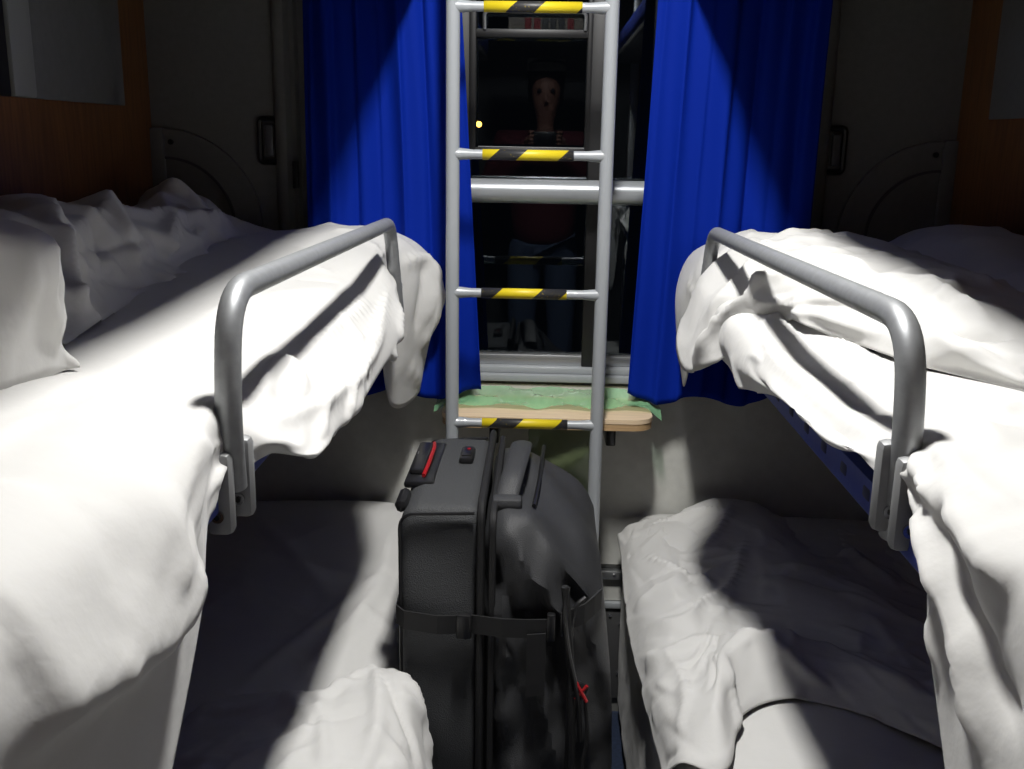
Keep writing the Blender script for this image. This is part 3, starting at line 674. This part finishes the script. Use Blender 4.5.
cloth('duvet', Fz, 'bright crumpled white cover heaped on the right middle berth behind the guard rail', 'duvet',
      folds=(([(700, 375), (720, 335), (770, 290), (830, 270)], .014, .016), ([(735, 345), (790, 310), (850, 300), (930, 335)], -.020, .010),
             ([(790, 245), (850, 262), (930, 290), (1000, 330)], .010, .016), ([(810, 262), (870, 280), (920, 310)], -.010, .012), ([(850, 300), (900, 318), (960, 330), (1010, 338)], -.034, .010), ([(745, 300), (780, 305), (830, 318), (880, 335)], .014, .010),
             ([(697, 372), (703, 345), (722, 318), (748, 296)], .026, .012, 1, .005), ([(730, 360), (745, 330), (775, 315), (800, 300)], -.022, .012), ([(700, 320), (745, 290), (790, 262)], .014, .009), ([(760, 235), (775, 262), (750, 285)], .016, .010), ([(715, 345), (760, 325), (790, 315)], .014, .008)),
      res=.007, eu=.03, ev=.03, seed=43, iters=75, lo=-.012, hi=.030, anchor=.02, freq=6, amp=.004, cr=(dict(count=140, ln=(.07, .38), amp=(.004, .014), ang=0.0, spread=.8),))
Hz = [row(y, (.895, z-.03), (.86, z-.01), (.80, z), (.74, z-.01), (.70, z-.035), (.66, 1.20)) for y, z in ((.9, 1.21), (1.1, 1.22), (1.35, 1.235), (1.6, 1.24), (1.75, 1.262), (1.95, 1.268), (2.1, 1.25), (2.2, 1.22))]
cloth('blanket', Hz, 'dark shaded bedding against the wood wall of the right middle berth', 'blanket', res=.012, eu=.04, ev=.04, seed=47, iters=50, lo=-.012, hi=.03, freq=4, amp=.007, cr=(dict(count=40, ln=(.1, .3), amp=(.004, .012)),))

# lower left
Ll = []
for y, z in ((.15, .512), (.6, .515), (1.0, .518), (1.4, .525), (1.75, .535), (2.0, .55), (2.18, .572), (2.255, .565)):
    e = -.232 if y < 1.45 else -.240
    Ll.append(row(y, (-.875, z-.012), (-.74, z-.006), (-.60, z), (-.46, z+.004), (-.34, z), (-.27, z-.012), (e, z-.055), (e+.002, .36), (e+.002, .22)))
cloth('bed_sheet', Ll, 'white sheet over the left lower berth, mostly in shade behind the suitcase', 'sheet',
      folds=(([(395, 520), (380, 590), (340, 640), (300, 680)], .020, .018), ([(390, 560), (350, 600), (300, 640), (240, 690)], .012, .014), ([(260, 520), (300, 560), (330, 600)], .008, .02)),
      res=.0095, eu=.015, ev=.015, seed=51, iters=60, lo=-.003, hi=.03, anchor=.02, freq=4, amp=.003, cr=(dict(count=70, ln=(.10, .40), amp=(.003, .010)),))
Jl = [row(.55, (-.56, .53), (-.46, .56), (-.36, .575), (-.27, .57), (-.21, .54), (-.19, .44), (-.19, .32), (-.20, .22)),
      row(.85, (-.56, .53), (-.46, .57), (-.36, .59), (-.27, .585), (-.20, .555), (-.170, .46), (-.172, .34), (-.19, .22)),
      row(1.10, (-.55, .53), (-.45, .57), (-.36, .595), (-.27, .600), (-.19, .58), (-.148, .48), (-.148, .36), (-.18, .24)),
      row(1.27, (-.54, .53), (-.44, .565), (-.35, .59), (-.27, .605), (-.195, .600), (-.150, .50), (-.146, .38), (-.17, .26)),
      row(1.38, (-.54, .53), (-.43, .550), (-.34, .57), (-.27, .595), (-.205, .605), (-.166, .52), (-.158, .42), (-.18, .30)),
      row(1.45, (-.52, .528), (-.42, .535), (-.33, .545), (-.27, .575), (-.226, .585), (-.196, .53), (-.188, .42), (-.195, .32))]
cloth('top_sheet', Jl, 'bunched white sheet spilling off the left lower berth before the suitcase', 'sheet',
      folds=(([(375, 660), (380, 700), (370, 769)], .014, .010), ([(205, 715), (260, 712), (330, 700), (375, 655)], .012, .010), ([(320, 690), (325, 769)], .012, .008),
             ([(400, 650), (425, 700), (432, 760)], .012, .012), ([(380, 670), (405, 720), (415, 769)], -.012, .008), ([(375, 640), (400, 640), (412, 655)], .014, .010)),
      res=.006, eu=.04, ev=.04, seed=57, iters=75, lo=-.014, hi=.034, anchor=.015, freq=7, amp=.004, cr=(dict(count=170, ln=(.05, .22), amp=(.004, .014)),))
# lower right
Kr = []
for y, z in ((.15, .525), (.6, .525), (1.0, .528), (1.4, .53), (1.75, .535), (2.0, .55), (2.18, .565), (2.255, .555)):
    Kr.append(row(y, (.895, z-.012), (.76, z), (.62, z+.004), (.46, z+.006), (.34, z+.002), (.262, z-.008), (.222, z-.05), (.214, .38), (.212, .22), (.214, .06)))
cloth('bed_sheet', Kr, 'white sheet over the right lower berth with its side hanging to the floor', 'sheet',
      folds=(([(636, 560), (640, 640), (655, 760)], .006, .012), ([(645, 600), (660, 640), (668, 680)], .008, .008)),
      res=.0095, eu=.03, ev=.01, seed=61, iters=50, lo=-.003, hi=.02, anchor=.02, freq=5, amp=.004, cr=(dict(count=50, ln=(.08, .3), amp=(.002, .006)),))
Lr = []
xs_ = (.205, .222, .27, .33, .41, .50, .62, .75, .885)
hem = (1.36, 1.30, 1.27, 1.42, 1.475, 1.455, 1.345, 1.24, 1.14)
for j, f in enumerate((0, .04, .12, .25, .42, .6, .8, 1)):
    r_ = []
    for i, x in enumerate(xs_):
        y = hem[i]+(2.235-hem[i])*f
        z = .556+.03*math.sin(min(1, f/.25)*PI)*(1 if i > 1 else .4)+.045*math.exp(-((x-.46)/.12)**2)*f**2+.012*math.sin(i*1.7+j)
        if j == 0: z = .540
        if j == 1: z = .562+.006*math.sin(i*2)
        if i == 0: z = .455+.05*f; x = .196+.008*math.sin(j)
        if i == 1: z = min(z, .535); 
        r_.append((x, y, z))
    Lr.append(r_)
cloth('top_sheet', Lr, 'rumpled white top sheet on the right lower berth, one corner flapping over the edge', 'sheet',
      folds=(([(700, 560), (720, 530), (735, 500)], .012, .012), ([(645, 530), (700, 510), (735, 515)], .016, .010), ([(645, 555), (690, 575), (715, 585)], .012, .007), ([(690, 610), (735, 585), (745, 540)], .012, .012),
             ([(655, 660), (700, 640), (760, 640), (830, 690)], .014, .012), ([(665, 650), (690, 690), (680, 730)], .012, .008), ([(710, 645), (730, 690), (735, 735)], .014, .009),
             ([(760, 625), (830, 650), (930, 690)], .010, .03), ([(820, 505), (850, 560), (900, 590)], .02, .02)),
      res=.0065, eu=.025, ev=.025, seed=67, iters=75, lo=-.010, hi=.030, anchor=.018, freq=6, amp=.003, cr=(dict(count=200, ln=(.05, .30), amp=(.003, .012)),))

# ------------------------------------------------------------------ suitcase
case = thing('suitcase', (-.05, 1.70, 0), 'large charcoal wheeled duffel suitcase with red trim standing in the aisle', 'suitcase')
def softbox(name, x0, x1, y0, y1, z0, z1, m, shape=None, rr=.03, res=.012, nz=0, seed=1):
    """rounded fabric box as a dense grid shell"""
    bm = B(); n = [max(3, int((b-a)/res)) for a, b in ((x0, x1), (y0, y1), (z0, z1))]
    bmesh.ops.create_cube(bm, size=1)
    bmesh.ops.subdivide_edges(bm, edges=bm.edges[:], cuts=1, use_grid_fill=True)
    for _ in range(4): bmesh.ops.subdivide_edges(bm, edges=bm.edges[:], cuts=1, use_grid_fill=True)
    V = np.array([v.co[:] for v in bm.verts]); c = np.array([(x0+x1)/2, (y0+y1)/2, (z0+z1)/2]); h = np.array([(x1-x0)/2, (y1-y0)/2, (z1-z0)/2])
    P = V*2*h; inner = np.clip(P, -(h-rr), h-rr); d = P-inner; l = np.linalg.norm(d, axis=1, keepdims=True)
    P = np.where(l > 1e-9, inner+d/np.maximum(l, 1e-9)*np.minimum(rr, np.maximum(np.abs(d).max(1, keepdims=True), 1e-9)), P)+c
    if shape: P = shape(P)
    for v, p in zip(bm.verts, P): v.co = p
    bmesh.ops.recalc_face_normals(bm, faces=bm.faces)
    return obj(name, bm, m, case, True)
def sh_back(P):
    X, Y, Z = P[:, 0], P[:, 1], P[:, 2]
    s = np.clip((Z-.1)/.7, 0, 1); f = np.exp(-((X+.155)/.07)**2)
    P[:, 1] = Y - np.where(Y < 1.7, .014*np.sin(PI*s)*f, 0)+.003*np.sin(Z*31+X*20)*(Y < 1.6)
    P[:, 2] = Z+np.where(Z > .8, .008*np.sin((Y-1.5)*PI/.4)-.012*np.clip((-.19-X)/.03, 0, 1), 0)
    P[:, 0] = X+.012*np.clip((.5-Z)/.3, 0, 1)*(X < -.16)
    return P
softbox('rear_shell', -.222, -.088, 1.50, 1.90, .045, .845, M['bag'], sh_back, .022)
def sh_front(P):
    X, Y, Z = P[:, 0].copy(), P[:, 1].copy(), P[:, 2].copy()
    u = (X+.088)/.213                   # 0 at the zip, 1 at the bulging front
    t_ = np.clip((Z-.35)/.5, 0, 1)
    topz = .835-.10*np.clip((u-.38)/.62, 0, 1)**1.2-.03*np.clip((1.62-Y)/.12, 0, 1)*u
    P[:, 2] = np.where(Z > .05, .05+(Z-.05)*(topz-.05)/(.85-.05), Z)
    P[:, 0] = X+u*(.016*np.sin(PI*np.clip(Z/.8, 0, 1))-.012*t_**3)
    m = Y < 1.62
    wr = .012*np.sin(Z*38+X*34)*np.exp(-((Z-.74)/.09)**2)+.007*np.sin(X*95+Z*16+1)*np.exp(-((Z-.60)/.25)**2)+.005*np.sin(Z*55-X*60)
    P[:, 1] = Y+np.where(m, wr-.016*np.sin(PI*np.clip(u, 0, 1)), 0)
    for (ax, az, bx_, bz, am, wd) in ((-.07, .80, .01, .70, .014, .012), (-.05, .76, -.045, .62, .012, .010), (-.02, .80, .05, .74, .010, .012), (.0, .70, .04, .60, -.012, .012),
                                (-.06, .66, -.01, .56, .010, .010), (-.06, .50, .0, .60, .010, .012), (.01, .56, .05, .42, .010, .014), (-.05, .42, .02, .34, .009, .014), (.06, .80, .09, .70, -.010, .010), (-.02, .30, .04, .22, .009, .014)):
        vx, vz = bx_-ax, bz-az; q = np.clip(((X-ax)*vx+(Z-az)*vz)/(vx*vx+vz*vz), 0, 1)
        dd = np.hypot(X-ax-q*vx, Z-az-q*vz); P[:, 1] -= np.where(m, am*np.exp(-(dd/wd)**2), 0)
    P[:, 2] += np.where(Z > .8, .008*np.sin(Y*26+X*30), 0)
    return P
softbox('front_pouch', -.084, .125, 1.49, 1.90, .05, .85, M['bag2'], sh_front, .04)
# zip column between the two halves, over front face and top
zp = rounded([(-.087, 1.486, .06), (-.087, 1.484, .853), (-.087, 1.88, .856)], .03)
tb('zip_tape', zp, .010, M['strap'], case, 10, (1.15, .7))
tb('zip_tape', rounded([(-.070, 1.484, .06), (-.068, 1.480, .842), (-.068, 1.88, .85)], .03), .006, M['strap'], case, 8)
tb('piping', rounded([(-.216, 1.494, .10), (-.218, 1.494, .836), (-.098, 1.492, .842)], .025), .0028, M['blackp'], case, 8)
tb('piping', rounded([(-.216, 1.895, .10), (-.218, 1.895, .836), (-.098, 1.895, .845)], .025), .0028, M['blackp'], case, 8)
tb('piping', rounded([(-.004, 1.56, .832), (.004, 1.66, .842), (.012, 1.86, .842)], .02), .0035, M['blackp'], case, 8)
bx('zip_slider', (-.087, 1.50, .842), (.010, .018, .006), M['alu'], case, .002, Matrix.Rotation(R(8), 3, 'Z'))
# trolley handle let into the top at the back edge
hd = bx('handle_well', (-.200, 1.715, .848), (.052, .23, .014), M['blackp'], case, .005)
bx('grip', (-.208, 1.715, .858), (.026, .16, .014), M['blackp'], hd, .006)
g_ = tb('grip_trim', rounded([(-.194, 1.62, .859), (-.191, 1.67, .8640), (-.191, 1.765, .8640), (-.196, 1.81, .858)], .01), .0036, M['red'], hd, 8); g_['label'] = 'thin red strip'
bx('badge', (-.212, 1.73, .8642), (.010, .014, .001), M['alu'], hd, 0)
bx('corner_guard', (-.220, 1.555, .838), (.022, .07, .026), M['blackp'], case, .012)
# release button
bt = bx('release_button', (-.128, 1.742, .858), (.026, .075, .014), M['blackp'], case, .006)
bm = B(); cyl(bm, (-.126, 1.757, .8655), .0035, .002, 'Z', 12); obj('dot', bm, M['red'], bt)
bx('button_face', (-.128, 1.73, .8655), (.018, .030, .003), M['blackp'], bt, .001)
# soft carry handle on top of the pouch
tb('carry_handle', rounded([(-.050, 1.56, .845), (-.042, 1.60, .868), (-.032, 1.70, .880), (-.030, 1.78, .872), (-.028, 1.84, .846)], .03), .015, M['bag2'], case, 14, (1.3, .5))
bx('handle_base', (-.048, 1.545, .842), (.05, .035, .022), M['bag2'], case, .008)
# compression strap round the case
def ribbon(name, pts, wdt, m, par, th=.003):
    bm = B(); P = [Vector(p) for p in pts]; vs = []
    for p in P: vs.append((bm.verts.new(p+Vector((0, 0, wdt/2))), bm.verts.new(p-Vector((0, 0, wdt/2)))))
    for a, b in zip(vs, vs[1:]): bm.faces.new((a[0], b[0], b[1], a[1]))
    o = obj(name, bm, m, par, False); s = o.modifiers.new('thickness', 'SOLIDIFY'); s.thickness = th; s.offset = 0; return o
ribbon('strap', [(-.226, 1.58, .665), (-.224, 1.495, .662), (-.21, 1.480, .66), (-.155, 1.470, .658), (-.10, 1.476, .658), (-.05, 1.462, .66), (-.01, 1.458, .662), (.03, 1.458, .664)], .032, M['strap'], case)
bx('strap_slider', (-.112, 1.468, .658), (.024, .012, .042), M['blackp'], case, .003)
bk_ = bx('buckle', (.028, 1.455, .668), (.014, .014, .046), M['blackp'], case, .003)
bx('buckle', (.048, 1.458, .674), (.012, .014, .042), M['blackp'], case, .003)
ribbon('strap', [(.050, 1.459, .676), (.08, 1.464, .688), (.096, 1.478, .696), (.108, 1.496, .700)], .034, M['strap'], case)
lb = ribbon('strap', [(-.01, 1.452, .60), (.02, 1.452, .603)], .11, M['strap'], case)
# front pocket outline, zip and red pulls
pk = tb('pocket_piping', rounded([(.060, 1.462, .10), (.060, 1.458, .66), (.066, 1.464, .702), (.082, 1.472, .712)], .05), .004, M['blackp'], case, 8)
tb('pocket_zip', rounded([(.072, 1.462, .28), (.066, 1.452, .50), (.062, 1.452, .60), (.048, 1.450, .74)], .06), .006, M['strap'], case, 8)
for (p0, p1, z_) in (((.066, 1.446, .585), (.088, 1.442, .545), 0), ((.070, 1.446, .548), (.088, 1.444, .572), 0)):
    q_ = tb('zip_pull', [p0, p1], .0030, M['red'], case, 8); q_['label'] = 'thin red zip pull'
bx('zip_slider', (.077, 1.449, .560), (.022, .010, .030), M['blackp'], case, .004, Matrix.Rotation(R(25), 3, 'Y'))
tb('cord', rounded([(.086, 1.446, .545), (.092, 1.446, .48), (.084, 1.446, .42), (.09, 1.446, .36)], .02), .003, M['strap'], case, 8)
tb('bungee_cord', rounded([(.052, 1.45, .74), (.048, 1.444, .70), (.054, 1.444, .64), (.075, 1.445, .55), (.08, 1.448, .47)], .05), .0042, M['blackp'], case, 8)
for y in (1.56, 1.84):
    bm = B(); cyl(bm, (-.19, y, .035), .035, .026, 'Y', 24); obj('wheel', bm, M['blackp'], case, True)

# ------------------------------------------------------------------ photographer (seen only as a dim reflection)
per = thing('person', (0, -.28, 0), 'person in a dark red top and jeans holding a phone up, mirrored in the window', 'person')
def skin(name, joints, edges, m, parent, sub=2, root=0):
    me = bpy.data.meshes.new(name); me.from_pydata([j[:3] for j in joints], edges, [])
    o = bpy.data.objects.new(name, me); COL.objects.link(o); me.materials.append(m)
    o.modifiers.new('skin', 'SKIN')
    for i, j in enumerate(joints): me.skin_vertices[0].data[i].radius = (j[3], j[4] if len(j) > 4 else j[3]); me.skin_vertices[0].data[i].use_root = (i == root)
    s = o.modifiers.new('sub', 'SUBSURF'); s.levels = s.render_levels = sub
    o.modifiers['skin'].use_smooth_shade = True
    o.parent = parent; o.matrix_parent_inverse = Matrix.Translation(-parent.location)
    return o
YP = -.36
J = [(0, YP, .95, .06, .05), (0, YP, 1.10, .06, .05), (0, YP, 1.28, .07, .05), (0, YP, 1.40, .045, .04), (0, YP+.01, 1.51, .042), (0, YP+.02, 1.60, .075, .09), (0, YP+.02, 1.68, .08, .09), (0, YP+.02, 1.74, .05, .06),
     (.16, YP-.02, 1.37, .03), (.265, YP+.03, 1.18, .038), (.075, YP+.235, 1.40, .028),
     (-.16, YP-.02, 1.37, .03), (-.265, YP+.03, 1.18, .038), (-.075, YP+.235, 1.40, .028),
     (.09, YP, .86, .06), (.10, YP, .50, .045), (.10, YP-.01, .08, .04), (-.09, YP, .86, .06), (-.10, YP, .50, .045), (-.10, YP-.01, .08, .04), (.10, YP+.13, .03, .035), (-.10, YP+.13, .03, .035)]
E_ = [(0, 1), (1, 2), (2, 3), (3, 4), (4, 5), (5, 6), (6, 7), (3, 8), (8, 9), (9, 10), (3, 11), (11, 12), (12, 13), (0, 14), (14, 15), (15, 16), (0, 17), (17, 18), (18, 19), (16, 20), (19, 21)]
skin('body', J, E_, M['skin'], per)
JT = [(0, YP, .86, .18, .14), (0, YP, 1.10, .18, .13), (0, YP, 1.28, .20, .14), (0, YP, 1.46, .12, .11), (.18, YP, 1.41, .085), (.265, YP+.03, 1.18, .068), (.10, YP+.19, 1.36, .042), (-.18, YP, 1.41, .085), (-.265, YP+.03, 1.18, .068), (-.10, YP+.19, 1.36, .042)]
skin('shirt', JT, [(0, 1), (1, 2), (2, 3), (3, 4), (4, 5), (5, 6), (3, 7), (7, 8), (8, 9)], M['shirt'], per)
JJ = [(0, YP, 1.04, .15, .112), (.09, YP, .86, .10), (.10, YP, .50, .075), (.10, YP-.01, .10, .06), (-.09, YP, .86, .10), (-.10, YP, .50, .075), (-.10, YP-.01, .10, .06)]
skin('jeans', JJ, [(0, 1), (1, 2), (2, 3), (0, 4), (4, 5), (5, 6)], M['jeans'], per)
skin('hair', [(0, YP-.03, 1.68, .095, .10), (0, YP+.00, 1.76, .085, .10), (0, YP-.05, 1.58, .08, .05)], [(2, 0), (0, 1)], M['hair'], per)
for s in (1, -1):
    hn = skin('hand', [(s*.076, YP+.232, 1.395, .026, .018), (s*.072, YP+.27, 1.415, .030, .014), (s*.068, YP+.285, 1.435, .022, .012)], [(0, 1), (1, 2)], M['skin'], per)
    for k, ln in enumerate((.9, 1, .95, .78)):
        z0 = 1.452-.017*k
        skin('finger', [(s*.072, YP+.285, z0-.008, .0085), (s*(.074), YP+.285+.036*ln, z0, .008), (s*.066, YP+.285+.056*ln, z0+.003, .0075), (s*.050, YP+.285+.052*ln, z0+.004, .0065)], [(0, 1), (1, 2), (2, 3)], M['skin'], per, 1)
    skin('thumb', [(s*.066, YP+.265, 1.405, .011), (s*.056, YP+.272, 1.392, .010), (s*.046, YP+.285, 1.398, .008)], [(0, 1), (1, 2)], M['skin'], per, 1)
for s in (-1, 1):
    bm = B(); bmesh.ops.create_uvsphere(bm, u_segments=12, v_segments=8, radius=.012); bmesh.ops.translate(bm, vec=(s*.032, YP+.098, 1.645), verts=bm.verts); obj('eye', bm, M['black'], per, True)
bm = B(); box(bm, (0, YP+.115, 1.615), (.022, .03, .04), .009); obj('nose', bm, M['skin'], per, True)
ph = thing('phone', (0, -.055, 1.42), 'black phone held up between two hands, mirrored in the window', 'phone')
bx('phone_body', (0, -.058, 1.421), (.14, .009, .072), M['blackp'], ph, .004)
# notice strip high on the corridor wall, mirrored faintly in the upper pane
t = thing('notice_strip', (0, .0, 2.0), 'row of red and grey notices above the doorway, mirrored in the upper pane', 'sign')
bx('backing', (.0, .057, 1.93), (.34, .006, .14), M['beige'], t)
for k, (x, r_) in enumerate(((-.085, 1), (-.045, 1), (-.01, 0), (.025, 0), (.06, 0), (.10, 1))):
    bx('notice', (x, .0620, 1.905), (.028, .003, .06), M['red'] if r_ else M['darkgrey'], t)
